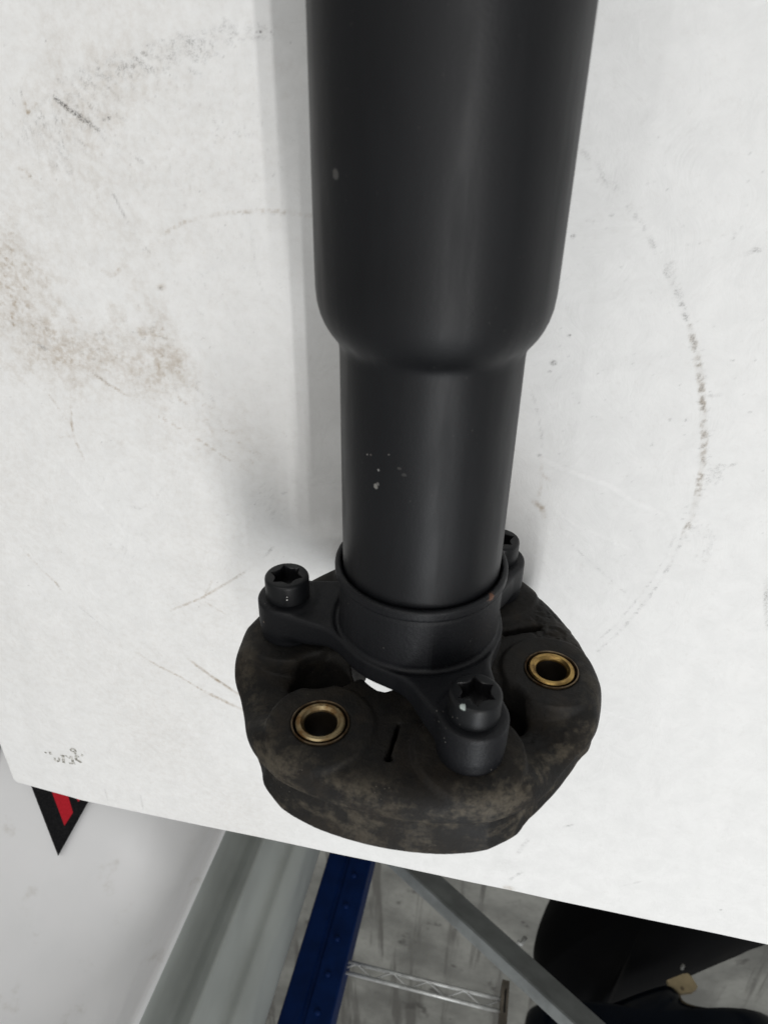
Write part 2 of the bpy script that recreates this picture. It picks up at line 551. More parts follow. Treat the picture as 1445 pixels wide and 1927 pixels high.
def hatch(F, pts, spread, n, length, dirn, amt, w=0.5):
    """many short scratches scattered along a photo-pixel polyline"""
    seg = np.array(pts, float)
    for _ in range(n):
        k = random.randrange(len(seg) - 1); t = random.random()
        p = seg[k] * (1 - t) + seg[k + 1] * t + np.array([random.gauss(0, spread), random.gauss(0, spread)])
        a = math.radians(dirn + random.gauss(0, 14)); L = length * random.uniform(0.3, 1.3)
        q = p + L * np.array([math.cos(a), math.sin(a)])
        stroke(F, [tuple(p), tuple(q)], w * random.uniform(0.7, 1.3), amt * random.uniform(0.3, 1.0), 0.4)

# left side: dirty arcs, scratches and smears
ARC = [(15, 260), (55, 215), (100, 172), (160, 135), (225, 105), (300, 80), (380, 60), (450, 45), (520, 45)]
stroke(DARK, ARC, 1.0, 0.10, 0.9)
hatch(DARK, [(30, 230), (110, 230), (190, 180)], 26, 110, 22, 55, 0.5, 0.45)
hatch(DARK, [(110, 170), (220, 125), (300, 100), (390, 80)], 16, 150, 14, 48, 0.66, 0.45)
hatch(DARK, [(230, 120), (300, 95), (385, 88)], 12, 70, 12, 48, 0.8, 0.5)
hatch(DARK, [(400, 60), (505, 60)], 10, 50, 14, 35, 0.55, 0.45)
hatch(DARK, [(60, 240), (110, 300)], 14, 40, 26, 62, 0.36, 0.5)
hatch(DARK, [(250, 180), (420, 180), (460, 330), (380, 330)], 45, 150, 7, 60, 0.32, 0.4)
hatch(DARK, [(180, 260), (290, 300), (420, 500), (380, 560)], 45, 120, 8, 50, 0.26, 0.4)
hatch(DARK, [(20, 330), (60, 600), (330, 680), (420, 800)], 40, 150, 9, 35, 0.28, 0.4)
hatch(BRN, [(0, 450), (30, 520), (20, 600)], 22, 90, 9, 40, 0.6, 0.7)
stroke(DARK, [(103, 184), (120, 198), (150, 220), (185, 245)], 0.8, 1.5, 0.35, 0.4)
stroke(DARK, [(105, 186), (128, 204)], 0.7, 1.6, 0.2)
stroke(DARK, [(140, 208), (180, 242)], 0.7, 1.4, 0.5)
stroke(DARK, [(185, 245), (230, 276), (285, 320)], 0.6, 0.35, 0.9)
stroke(BRN, [(45, 190), (52, 213), (66, 195)], 0.6, 0.6, 0.4)
stroke(DARK, [(180, 315), (215, 370), (245, 430), (285, 480)], 0.6, 0.30, 0.9)
stroke(BRN, [(35, 317), (50, 325), (72, 345)], 0.6, 0.5, 0.6)
stroke(BRN, [(295, 450), (350, 415), (420, 402), (500, 396), (585, 405)], 0.8, 0.42, 0.7)
stroke(DARK, [(380, 412), (440, 402), (580, 402)], 0.5, 0.16, 0.8)
stroke(DARK, [(470, 410), (480, 500), (500, 570)], 0.5, 0.16, 0.7)
stroke(BRN, [(192, 508), (210, 520), (235, 500)], 0.9, 0.5, 0.5)
blotch(DARK, 302, 543, 1.6, 1.1, 0.7); blotch(BRN, 302, 541, 3.2, 2.2, 0.5)
blotch(BRN, 200, 170, 26, 13, 0.20, 25); blotch(BRN, 110, 200, 20, 24, 0.14)
blotch(BRN, 20, 520, 24, 40, 0.32); blotch(BRN, 60, 640, 40, 22, 0.22, 10)
blotch(BRN, 150, 660, 46, 20, 0.24, 12); blotch(BRN, 240, 690, 38, 22, 0.22, 10)
blotch(BRN, 305, 640, 12, 22, 0.36, 25); blotch(BRN, 310, 720, 20, 16, 0.26)
blotch(BRN, 380, 800, 34, 18, 0.14, 35); blotch(BRN, 440, 850, 24, 14, 0.12, 30)
blotch(BRN, 300, 300, 60, 70, 0.10); blotch(BRN, 100, 380, 50, 50, 0.10)
hatch(DARK, [(30, 610), (150, 650), (300, 640)], 16, 110, 12, 14, 0.34, 0.4)
hatch(BRN, [(285, 610), (310, 655), (328, 690)], 8, 50, 16, 60, 0.75, 0.6)
hatch(BRN, [(270, 740), (330, 745), (420, 800), (460, 860)], 14, 60, 10, 30, 0.5, 0.5)
stroke(DARK, [(72, 649), (80, 654), (89, 659)], 0.8, 0.95, 0.2)
stroke(BRN, [(155, 690), (180, 705), (205, 724), (260, 758)], 0.8, 0.85, 0.45)
stroke(DARK, [(175, 702), (205, 724)], 0.5, 0.5, 0.5)
stroke(BRN, [(260, 758), (300, 785), (340, 808), (400, 845), (450, 880)], 0.7, 0.42, 0.85)
stroke(BRN, [(85, 735), (120, 780), (135, 800), (140, 825), (158, 865)], 0.7, 0.55, 0.6)
stroke(BRN, [(133, 740), (134, 790), (140, 825)], 0.6, 0.45, 0.6)
stroke(BRN, [(112, 822), (134, 822)], 0.6, 0.4, 0.6)
stroke(BRN, [(215, 842), (240, 828)], 1.0, 0.25, 0.6)
stroke(DARK, [(185, 930), (200, 890), (240, 885)], 0.7, 0.14, 0.8)
stroke(DARK, [(225, 945), (262, 958), (290, 945), (305, 920)], 0.7, 0.15, 0.8)
hatch(DARK, [(200, 965), (240, 1030)], 14, 22, 9, 120, 0.22, 0.5)
stroke(BRN, [(40, 1030), (75, 1070), (105, 1098), (120, 1117)], 0.7, 0.45, 0.7)
stroke(DARK, [(105, 1098), (120, 1117)], 0.6, 0.22, 0.5)
stroke(DARK, [(150, 1143), (205, 1190)], 0.6, 0.20, 0.8)
stroke(BRN, [(320, 1150), (375, 1128), (410, 1108), (460, 1078)], 0.7, 0.62, 0.5)
stroke(DARK, [(410, 1108), (470, 1070)], 0.5, 0.22, 0.6); stroke(DARK, [(495, 1050), (515, 1030)], 0.7, 0.45, 0.5)
hatch(DARK, [(490, 930), (520, 950)], 14, 26, 10, 150, 0.32, 0.45)
stroke(BRN, [(385, 1125), (398, 1095)], 0.7, 0.4, 0.5); stroke(BRN, [(380, 1130), (430, 1160)], 0.6, 0.3, 0.6)
stroke(BRN, [(355, 1242), (375, 1257), (400, 1275), (440, 1302), (460, 1312)], 1.0, 0.95, 0.2)
stroke(DARK, [(370, 1255), (445, 1303)], 0.5, 0.35, 0.3)
stroke(BRN, [(255, 1228), (300, 1255), (340, 1275), (375, 1297), (410, 1313), (455, 1335)], 0.7, 0.65, 0.4)
stroke(BRN, [(385, 1303), (455, 1336)], 1.0, 0.75, 0.3)
stroke(DARK, [(198, 1485), (204, 1508)], 0.5, 0.35, 0.3); stroke(DARK, [(265, 1495), (270, 1524)], 0.6, 0.4, 0.3)

# right side: the long dirty ring, speckles and creases
RING = [(1095, 285), (1118, 310), (1140, 340), (1165, 370), (1195, 408), (1218, 440), (1245, 498), (1262, 530), (1280, 570), (1297, 615), (1310, 665), (1317, 710), (1322, 770), (1324, 830), (1320, 880), (1312, 930), (1300, 975), (1285, 1010), (1262, 1060), (1235, 1105), (1200, 1150), (1165, 1190), (1125, 1225)]
stroke(DARK, RING[:7], 0.9, 0.22, 0.95)
stroke(DARK, RING[5:10], 0.8, 0.38, 0.85)
stroke(DARK, RING[8:13], 0.9, 0.45, 0.85, taper=False)
stroke(BRN, RING[9:18], 1.2, 0.60, 0.7)
stroke(DARK, RING[12:18], 1.2, 0.34, 0.92, taper=False)
stroke(DARK, RING[17:], 0.8, 0.34, 0.8, taper=False)
stroke(DARK, [(u - 12, v - 9) for u, v in RING[17:]], 0.5, 0.26, 0.8)
hatch(DARK, RING[9:18], 6, 170, 7, 20, 0.42, 0.4)
hatch(DARK, [(1250, 500), (1275, 560)], 4, 30, 12, -50, 0.5, 0.5)
hatch(DARK, [(1330, 905), (1352, 890)], 6, 40, 8, -40, 0.4, 0.45)
stroke(DARK, [(1322, 744), (1340, 745), (1358, 742)], 0.6, 0.5, 0.5)
stroke(DARK, [(1352, 874), (1370, 877), (1384, 873)], 0.6, 0.42, 0.6)
hatch(DARK, [(1300, 985), (1340, 1010), (1325, 1050)], 6, 40, 9, 110, 0.34, 0.45)
hatch(DARK, [(1100, 300), (1165, 370)], 7, 22, 8, 30, 0.4, 0.5)
stroke(DARK, [(1404, 478), (1418, 470), (1430, 470)], 0.9, 0.5, 0.5)
stroke(DARK, [(1443, 1090), (1441, 1140), (1445, 1185)], 1.0, 0.55, 0.6)
for (u, v, r, a) in [(1041, 683, 1.0, 0.95), (1071, 631, 0.8, 0.95), (1034, 699, 0.5, 0.7), (1014, 857, 0.7, 0.95), (1078, 444, 0.6, 0.8),
                     (1150, 406, 0.5, 0.7), (1135, 411, 0.45, 0.7), (1115, 418, 0.5, 0.6), (1260, 790, 0.6, 0.7), (1290, 790, 0.6, 0.6), (1226, 837, 0.5, 0.6),
                     (1161, 872, 0.5, 0.7), (1181, 882, 0.5, 0.8), (1175, 890, 0.4, 0.6), (1204, 881, 0.4, 0.6), (1187, 907, 0.5, 0.7), (1182, 922, 0.4, 0.7),
                     (1378, 678, 0.5, 0.6), (1356, 1713, 0.7, 0.9), (1283, 1820, 0.7, 0.7), (205, 222, 0.6, 0.8), (185, 130, 0.6, 0.8), (342, 259, 0.6, 0.8),
                     (195, 225, 0.6, 0.8), (490, 60, 0.5, 0.7), (395, 655, 0.5, 0.6), (20, 748, 0.5, 0.6), (450, 400, 0.6, 0.5), (115, 1040, 0.5, 0.4), (480, 950, 0.4, 0.6)]:
    blotch(DARK, u, v, r * 1.3, r * 1.1, a, 0, 0.1)
for _ in range(150):
    u = random.uniform(1050, 1440); v = random.uniform(250, 1050)
    blotch(DARK, u, v, 0.45, 0.4, random.uniform(0.1, 0.5), 0, 0.1)
for _ in range(200):
    u = random.uniform(0, 560); v = random.uniform(60, 1300)
    blotch(DARK, u, v, 0.5, 0.4, random.uniform(0.1, 0.5), 0, 0.1)
stroke(BRN, [(1005, 945), (1018, 955), (1024, 972)], 1.3, 0.8, 0.4)
stroke(BRN, [(1018, 860), (1020, 900), (1010, 950)], 0.8, 0.30, 0.6); stroke(BRN, [(1018, 892), (1036, 906)], 0.7, 0.5, 0.4)
stroke(DARK, [(1000, 735), (1015, 790), (1022, 850)], 0.5, 0.25, 0.8)
stroke(DARK, [(1080, 1030), (1130, 1075), (1175, 1115)], 0.5, 0.28, 0.7)
stroke(DARK, [(1060, 1556), (1078, 1552)], 0.7, 0.5, 0.6)
stroke(DARK, [(975, 1605), (985, 1590), (993, 1580)], 1.3, 0.45, 0.7); stroke(DARK, [(960, 1655), (982, 1640)], 1.1, 0.35, 0.7)
blotch(BRN, 956, 1672, 5, 3, 0.6); stroke(DARK, [(1165, 1668), (1210, 1658)], 0.7, 0.22, 0.6)
blotch(DARK, 950, 1625, 14, 10, 0.12)
# pressed creases, paler than the sheet
stroke(PALE, [(1018, 865), (1050, 880), (1085, 893), (1140, 912), (1190, 945), (1245, 970)], 1.2, 0.6, 0.2)
stroke(PALE, [(1040, 960), (1080, 990), (1130, 1010), (1185, 1035)], 1.0, 0.45, 0.3)
stroke(PALE, [(1130, 1335), (1160, 1348), (1195, 1358)], 0.9, 0.5, 0.3)
stroke(PALE, [(100, 850), (165, 930), (240, 1010)], 1.2, 0.3, 0.3)

BRN = np.clip(BRN + 0.115 * sstep(40, 140, GX) * (0.5 + vnoise2(GX + 900, GY + 900, 60, 77)), 0, 1)
pv = np.stack([PX, PY, PZ], -1).reshape(-1, 3)
nx_, ny_ = GX.shape
ii = np.arange(nx_ * ny_).reshape(nx_, ny_)
pq = np.stack([ii[:-1, :-1], ii[1:, :-1], ii[1:, 1:], ii[:-1, 1:]], -1).reshape(-1, 4)
paper = mesh_from("paper_sheet", pv, pq, M_paper)
tag(paper, "white paper sheet with dirty rings and scuffs covering the table under the shaft", "paper")
ca = paper.data.attributes.new("stain", 'FLOAT_COLOR', 'POINT')
ca.data.foreach_set("color", np.stack([DARK, BRN, PALE, np.ones_like(DARK)], -1).astype(np.float32).ravel())

# the smudged, half rubbed-off print near the corner (lies on the paper)
def ribbon(pts, w, lift=0.12):
    P = [np.array([*tp(*p)]) for p in pts]
    V, F = [], []
    for i, p in enumerate(P):
        d = P[min(i + 1, len(P) - 1)] - P[max(i - 1, 0)]
        d /= np.linalg.norm(d) + 1e-9
        nn = np.array([-d[1], d[0]]) * w
        for s in (-1, 1):
            q = p + nn * s
            V.append((q[0], q[1], 0))
    for i in range(len(P) - 1):
        F.append((2 * i, 2 * i + 1, 2 * i + 3, 2 * i + 2))
    Z = []
    for (x, y, _) in V:
        i = min(np.searchsorted(gx, x), len(gx) - 1); j = min(np.searchsorted(gy, y), len(gy) - 1)
        Z.append((x, y, PZ[i, j] + lift))
    return Z, F
def ink_mat():
    t = NT("faded_ink")
    n = t.noise(420, 3, 0.6)
    c = t.mix(t.rng(n, 0.38, 0.62), (0.62, 0.61, 0.58), (0.16, 0.155, 0.13))
    return t.done(c, 0.8)
def zp(x, y):
    return (60 + x / 12.04, 1390 + y / 12.04)
GLY = [([(385, 350), (445, 352)], .9), ([(275, 340), (320, 345)], .45), ([(510, 450), (520, 510), (570, 535), (615, 505), (618, 440)], .6),
       ([(640, 385), (800, 392)], .35), ([(705, 385), (718, 470), (722, 560)], .75), ([(800, 410), (860, 440), (900, 400)], .45),
       ([(895, 395), (925, 480), (955, 565)], .7), ([(850, 555), (990, 560)], .6), ([(1065, 392), (1005, 400), (1012, 480), (1080, 505), (1125, 545)], .75),
       ([(1125, 365), (1170, 388)], .8), ([(885, 265), (920, 225), (975, 240), (1000, 280), (980, 350)], .6), ([(890, 260), (905, 295), (970, 290)], .4)]
V, F = join_vf([ribbon([zp(*p) for p in g], w * 1.5) for g, w in GLY])
o = mesh_from("printed_mark", V, F, ink_mat(), paper, smooth=False)

# ------------------------------------------------------------------ driveshaft
shaft = empty("driveshaft", (0, 0, 0), "satin black driveshaft with three bolt yoke and rubber coupling lying on white paper", "driveshaft")
prof = [(-30, 29.9), (-128.5, 30.0), (-130.5, 30.15), (-132, 30.6), (-133.2, 31.3), (-134.6, 32.4), (-136.4, 33.7), (-138.6, 34.9), (-141.4, 36.0), (-144.8, 36.8), (-149, 37.15), (-154, 37.2), (-560, 37.2), (-562, 36.5)]
lathe("shaft_tube", prof + [(-562, 26.0), (-30, 26.0)], M_tube, shaft, n=160, deg=60)
lathe("end_flange", [(-561, 36.9), (-561, 60), (-565, 73.3), (-574, 73.3), (-578, 60), (-578, 20), (-561, 20)], M_cast, shaft)

# cast yoke: hub, plate and three arms
def grid(x0, x1, y0, y1, s0, s1, st):
    gx_ = np.arange(x0, x1, st, dtype=np.float32); gs = np.arange(s0, s1, st, dtype=np.float32); gz_ = np.arange(y0, y1, st, dtype=np.float32)
    return np.meshgrid(gx_, gs, gz_, indexing='ij'), (x0, s0, y0)
ST = 0.55
(U, S, W), lo = grid(-46, 74, -66, 66, -49, 4, ST)
U2, W2 = U[:, 0, :], W[:, 0, :]
R2 = np.hypot(U2, W2)
BOLT = [(54.9 * math.cos(math.radians(a)), 54.9 * math.sin(math.radians(a))) for a in (0, 120, 240)]
BUSH = [(54.9 * math.cos(math.radians(a)), 54.9 * math.sin(math.radians(a))) for a in (60, 180, 300)]
d2 = R2 - 33.6
boss2 = np.full(R2.shape, 1e3, np.float32)
for (bx, bz) in BOLT:
    dirx, dirz = bx / 54.9, bz / 54.9
    t = np.clip((U2 * dirx + W2 * dirz) / 54.9, 0, 1)
    arm = np.hypot(U2 - t * bx, W2 - t * bz) - (23.0 - 11.2 * t)
    d2 = smin(d2, arm, 7.0)
    boss2 = np.minimum(boss2, np.hypot(U2 - bx, W2 - bz) - 12.0)
d2 = d2[:, None, :]; boss2 = boss2[:, None, :]; r3 = R2[:, None, :]
under = -6.8 + 3.2 * sstep(34, 48, r3)
plate = smax(smax(d2, -18.0 - S, 2.4), S - under, 4.0)
boss = smax(smax(boss2, -18.2 - S, 1.6), S - 0.2, 1.0)
hub = smax(smax(r3 - 31.7, -42.0 - S, 0.6), S + 7.0, 2.0)
Y = smin(smin(plate, hub, 1.2), boss, 2.0)
Y = smax(Y, -(np.hypot(r3 - 32.9, S + 18.3) - 1.3), 0.8)
lip = np.hypot(np.maximum(np.abs(r3 - 31.6) - 0.4, 0), np.maximum(np.abs(S + 43.4) - 1.3, 0)) - 1.0
Y = smin(Y, lip, 0.4)
Y = smax(Y, -(np.hypot(r3 - 32.3, S + 40.2) - 0.9), 0.3)
Y = smax(Y, -(smax(r3 - 30.6, S + 40.8, 0.4)), 0.5)
Y = smax(Y, -(smax(r3 - 27.0, -S - 10.0, 2.0)), 2.0)
Vv, Q = surface_nets(Y.astype(np.float32), lo, ST)
Vv[:, 2] += AX
yoke = mesh_from("yoke", Vv, Q, M_cast, shaft)

# socket head bolts with a six-point recess
def star_r(t, tip=6.9, val=4.75):
    k = abs(math.sin(3 * t))
    return tip - (tip - val) * (k ** 0.75)
def bolt_mesh(turn):
    n = 144
    V, F = [], []
    def ringv(s, fn):
        b = len(V)
        for k in range(n):
            t = 2 * math.pi * k / n
            r = fn(t)
            V.append((r * math.cos(t), s, r * math.sin(t)))
        return b
    rings = [ringv(10.2, lambda t: 8.5), ringv(9.8, lambda t: 8.95), ringv(8.0, lambda t: 9.05), ringv(1.6, lambda t: 9.05), ringv(0.9, lambda t: 8.92), ringv(0.4, lambda t: 8.6), ringv(0.1, lambda t: 8.15), ringv(0, lambda t: 7.7),
             ringv(0, lambda t: star_r(t + turn) + 0.25), ringv(0.3, lambda t: star_r(t + turn)), ringv(6.5, lambda t: star_r(t + turn)), ringv(6.6, lambda t: 0.55 * star_r(t + turn)), ringv(8.0, lambda t: 0.02)]
    for a, b in zip(rings[:-1], rings[1:]):
        for k in range(n):
            l = (k + 1) % n
            F.append((a + k, a + l, b + l, b + k))
    F.append(tuple(rings[0] + k for k in range(n))[::-1])
    return V, F
for i, (bx, bz) in enumerate(BOLT):
    V, F = bolt_mesh(math.radians((62, 20, 35)[i]))
    V = [(bx + x, -28.5 + s, AX + bz + z) for x, s, z in V]
    mat = M_bolt
    o = mesh_from("bolt", V, F, mat, shaft)
    fix_normals(o); sharpen(o, 32)
    o.data.materials.append(M_socket)
    for p in o.data.polygons:
        c = p.center * 1000
        if math.hypot(c.x - bx, c.z - AX - bz) < 6.95 and c.y > -28.35:
            p.material_index = 1
    if i == 1: o["label"] = "bolt with a pale chip on its rim"

# rubber coupling disc
ST = 0.62
(U, S, W), lo = grid(-82, 82, -82, 82, -3.2, 33, ST)
U2, W2 = U[:, 0, :], W[:, 0, :]
R2 = np.hypot(U2, W2); TH = np.degrees(np.arctan2(W2, U2))
ph = (TH - 90.0 + 60.0) % 120.0 - 60.0            # angle from the middle of a bolt-bushing pair
ap = np.abs(ph)
lobe = 73.4 + 3.8 * np.clip(ap / 30, 0, 1) ** 2
Rb = lobe + np.interp(ap, [18, 26, 34, 38, 40, 41.5, 43, 46, 54, 60], [0, -0.5, -1.6, -2.0, -2.4, -3.1, -4.0, -5.1, -6.1, -6.2])
Rf = lobe - 1.1 - 2.3 * sstep(41, 59, ap)
Rb3, Rf3 = Rb[:, None, :], Rf[:, None, :]
hs = sstep(13.6, 14.6, S)
Rout = Rf3 * (1 - hs) + (Rb3 - (2.3 + 1.3 * sstep(30, 40, ap)[:, None, :]) * np.clip((28 - S) / 14, 0, 1)) * hs - 0.85 * np.exp(-((S - 13.8) / 0.8) ** 2) - 0.008 * (S - 14) ** 2 * (S < 14)
side = R2[:, None, :] - Rout
padd = np.full(R2.shape, 1e3, np.float32)
for (bx, bz) in BOLT + BUSH:
    padd = np.minimum(padd, np.hypot(U2 - bx, W2 - bz))
pad = 1 - sstep(19.6, 21.2, padd)
nz1 = vnoise2(U2 + 200, W2 + 200, 9, 41) - 0.5
nz2 = vnoise2(U2 + 200, W2 + 200, 2.6, 42) - 0.5
nz3 = vnoise2(U2 + 200, W2 + 200, 1.2, 43) - 0.5
valley = sstep(40, 56, ap) * 6.5
top = 1.7 + valley + nz1 * 0.7
# flaking, cracked rubber between the pale bushing and the far bolt
crack = np.exp(-((TH - (-158)) / 22.0) ** 2) * sstep(46, 58, R2) + 0.4 * np.exp(-((TH - 150) / 12.0) ** 2) * sstep(50, 60, R2)
flake = np.where(nz2 + 0.6 * nz3 > 0.16, 0.55, 0.0)
top = top + crack * (flake + nz3 * 0.5)
top = top * (1 - pad) + pad * (0.0 + 0.15 * nz2)
top3 = top[:, None, :]
D = smax(side, top3 - S, 8.0)
D = smax(D, S - 29.5, 2.5)
# moulded pocket between neighbouring pairs, slit inside each pair, middle hole
for a in (30, 150, 270):
    ca_, sa_ = math.cos(math.radians(a)), math.sin(math.radians(a))
    rad = U2 * ca_ + W2 * sa_; tan = -U2 * sa_ + W2 * ca_
    e = (np.hypot((rad - 41) / 12.5, tan / 9.5) - 1) * 9.5
    D = smax(D, -(smax(e[:, None, :], S - 23.0, 3.0)), 2.5)
for a in (90, 210, 330):
    ca_, sa_ = math.cos(math.radians(a)), math.sin(math.radians(a))
    rad = U2 * ca_ + W2 * sa_; tan = -U2 * sa_ + W2 * ca_
    sl_ = np.maximum(np.abs(tan + 0.04 * (rad - 50) + 0.5 * nz3) - (1.7 if a == 210 else 0.75), np.abs(rad - 48) - 8.5)
    sl_ = np.minimum(sl_, np.hypot(rad - 56.3, tan) - 1.5)
    D = smax(D, -(np.maximum(sl_[:, None, :], S - 12.0)), 1.8 if a == 210 else 0.8)
rin = 27.0 - 4.0 * (1 - sstep(10, 26, ap)) + nz2 * 3.0 * (1 - sstep(16, 30, ap))
D = smax(D, -(R2 - rin)[:, None, :], 1.5)
for (bx, bz) in BUSH:
    D = smax(D, -(np.hypot(U2 - bx, W2 - bz)[:, None, :] - 10.6), 0.4)
    # fine moulded line round the pad
    D = np.maximum(D, -(np.hypot(np.hypot(U2 - bx, W2 - bz)[:, None, :] - 20.2, (S - top3)) - 0.5))
Vv, Q = surface_nets(D.astype(np.float32), lo, ST)
rr = np.hypot(Vv[:, 0], Vv[:, 2]); ss = Vv[:, 1]
angv = np.degrees(np.arctan2(Vv[:, 2], Vv[:, 0]))
wear = 0.16 + 0.55 * sstep(62, 71, rr) * (1 - 0.35 * sstep(13, 16, ss)) + 0.28 * sstep(1.5, 5, ss) * sstep(60, 70, rr)
wear += 0.40 * np.exp(-((angv - 142) / 20.0) ** 2) * sstep(58, 68, rr)
wear *= 0.35 + 0.65 * sstep(-30, 55, Vv[:, 2])      # dusty where it faces up, clean below
Vv[:, 2] += AX
disc = mesh_from("rubber_disc", Vv, Q, M_rub, shaft)
wa = disc.data.attributes.new("wear", 'FLOAT', 'POINT')
wa.data.foreach_set("value", wear.astype(np.float32))
print("disc lowest z", Vv[:, 2].min())
for i, (bx, bz) in enumerate(BUSH):
    c = (bx, AX + bz)
    lathe("outer_ring", [(-0.5, 10.15), (-0.7, 10.35), (-0.5, 10.75), (3, 10.85), (28, 10.85), (28, 10.0), (0.3, 9.95)], M_ring, disc, c, 72)
    sv = lathe("sleeve", [(-0.4, 7.0), (-0.9, 7.4), (-0.9, 8.6), (-0.4, 9.15), (29, 9.15), (29, 6.15), (0.8, 6.1), (0.1, 6.35)], M_brass if i == 1 else M_brass2, disc, c, 72, deg=30)
    sv.data.materials.append(M_bore)
    for p in sv.data.polygons:
        q = p.center * 1000
        if math.hypot(q.x - c[0], q.z - c[1]) < 6.3 and q.y > 0.9: p.material_index = 1

# ------------------------------------------------------------------ things beyond the table edge
# white plastic sheeting hanging to the floor at the left
def sheet_mat():
    t = NT("white_woven_sheeting")
    n = t.noise(9, 5)
    c = t.mix(t.rng(n, 0.3, 0.7), (0.85, 0.86, 0.87), (0.90, 0.905, 0.915))
    c = t.mix(t.math('MULTIPLY', t.rng(t.noise(26, 5, 0.65), 0.6, 0.78), 0.35), c, (0.45, 0.42, 0.34))
    h = t.bump(t.noise(1.0, 3, vec=t.scaled((900, 900, 40))), 0.10, 0.0006)
    t.done(c, 0.45, 0.0, h, 0.4)
    tr = t.n("ShaderNodeBsdfTranslucent"); t.l(c, tr.inputs[0])
    mx = t.n("ShaderNodeMixShader"); mx.inputs[0].default_value = 0.08
    t.l(t.b.outputs[0], mx.inputs[1]); t.l(tr.outputs[0], mx.inputs[2])
    t.l(mx.outputs[0], t.t.nodes["Material Output"].inputs[0])
    return t.m
M_sheet = sheet_mat()
PLAN = [(-160, 400), (0, 418), (40, 424), (110, 436), (200, 452), (255, 470), (300, 490), (345, 508), (370, 515), (384, 508), (396, 504), (409, 510), (432, 540), (455, 558), (476, 552), (490, 550), (502, 572), (530, 640), (555, 655), (575, 690), (588, 760), (603, 840)]
pl = np.array([on_plane(u, 1600, 1, yy)[:2] for u, yy in PLAN])
# smooth path through the plan points
def catmull(P, n=8):
    out = []
    for i in range(len(P) - 1):
        p0, p1, p2, p3 = P[max(i - 1, 0)], P[i], P[i + 1], P[min(i + 2, len(P) - 1)]
        for k in range(n):
            t = k / n
            out.append(0.5 * ((2 * p1) + (-p0 + p2) * t + (2 * p0 - 5 * p1 + 4 * p2 - p3) * t * t + (-p0 + 3 * p1 - 3 * p2 + p3) * t ** 3))
    out.append(P[-1])
    return np.array(out)
path = catmull(pl)
nrm = np.gradient(path, axis=0); nrm = np.stack([-nrm[:, 1], nrm[:, 0]], 1); nrm /= np.linalg.norm(nrm, axis=1)[:, None]
ZL, SLOPE = -125.0, 1.05  # made-up tilt so the left part catches more lamp light
def lean(i):
    """the left part slopes back, the folds hang straight"""
    return SLOPE * (1 - float(sstep(3.6, 8.6, i / 8.0)))
Vs, zz = [], np.concatenate([np.linspace(FLZ, ZL, 10), np.linspace(ZL, 500, 22)[1:]])
for z in zz:
    for i, p in enumerate(path):
        Vs.append((p[0], p[1] + lean(i) * max(z - ZL, 0), z))
m = len(path)
Fs = [(r * m + i, r * m + i + 1, (r + 1) * m + i + 1, (r + 1) * m + i) for r in range(len(zz) - 1) for i in range(m - 1)]
O = np.array([300, 480, FLZ])
sheet = mesh_from("plastic_sheeting", Vs, Fs, M_sheet, origin=O)
M_green = plain("grey_green_plastic", (0.36, 0.385, 0.37), 0.4, nscale=6, amount=0.15)
sheet.data.materials.append(M_green)
for k, p in enumerate(sheet.data.polygons):
    if k % (m - 1) >= 11 * 8: p.material_index = 1
tag(sheet, "white woven plastic sheeting hanging in vertical folds beyond the table edge", "sheeting")
so = sheet.modifiers.new("thick", 'SOLIDIFY'); so.thickness = 0.0012; so.offset = 1

# the pointed black sticker with red stripe on the sheeting
pA, pB = on_plane(10, 1600, 1, 418)[:2], on_plane(200, 1600, 1, 452)[:2]
dAB = (pB - pA) / np.linalg.norm(pB - pA); nAB = np.array([-dAB[1], dAB[0]])
if nAB[1] > 0: nAB = -nAB
_pn = np.cross(np.array([dAB[0], dAB[1], 0]), np.array([0, SLOPE, 1.0])); _pn /= np.linalg.norm(_pn)
if _pn[1] > 0: _pn = -_pn
def on_sheet(u, v, lift):
    q = ray(u, v)
    p0 = np.array([pA[0], pA[1], ZL]) + _pn * lift
    return CAM + q * ((p0 - CAM).dot(_pn) / q.dot(_pn))
def sheet_poly(pts, lift):
    return [on_sheet(u, v, lift) for u, v in pts], [tuple(range(len(pts)))]
def decal_mat(name, a, b, rough):
    t = NT(name)
    n = t.noise(500, 4, 0.7)
    return t.done(t.mix(t.rng(n, 0.4, 0.7), a, b), rough, spec=0.1)
SOFF = 7.0
def prism(pts, l0, l1):
    a = [on_sheet(u, v, l0) for u, v in pts]; b = [on_sheet(u, v, l1) for u, v in pts]
    n = len(pts)
    F = [tuple(range(n, 2 * n)), tuple(range(n))[::-1]] + [(i, (i + 1) % n, n + (i + 1) % n, n + i) for i in range(n)]
    return a + b, F
V, F = prism([(50, 1455), (110, 1611), (183, 1480)], SOFF - 5, SOFF)
stk = mesh_from("warning_sticker", V, F, decal_mat("black_print", (0.003, 0.003, 0.004), (0.012, 0.012, 0.013), 0.6), smooth=False, origin=np.mean(V, 0))
fix_normals(stk)
tag(stk, "black pointed sticker with red stripe stuck on the white sheeting", "sticker")
MR = decal_mat("red_print", (0.42, 0.010, 0.020), (0.50, 0.014, 0.028), 0.45)
SO = np.mean(V, 0)
for pts in ([(90, 1468), (121, 1470), (129, 1498), (138, 1529), (122, 1554)], [(140, 1490), (158, 1490), (153, 1503), (148, 1509), (144, 1502)]):
    V, F = prism(pts, SOFF - 0.5, SOFF + 0.4)
    o = mesh_from("red_stripe", np.array(V) - SO, F, MR, stk, smooth=False)
    fix_normals(o)

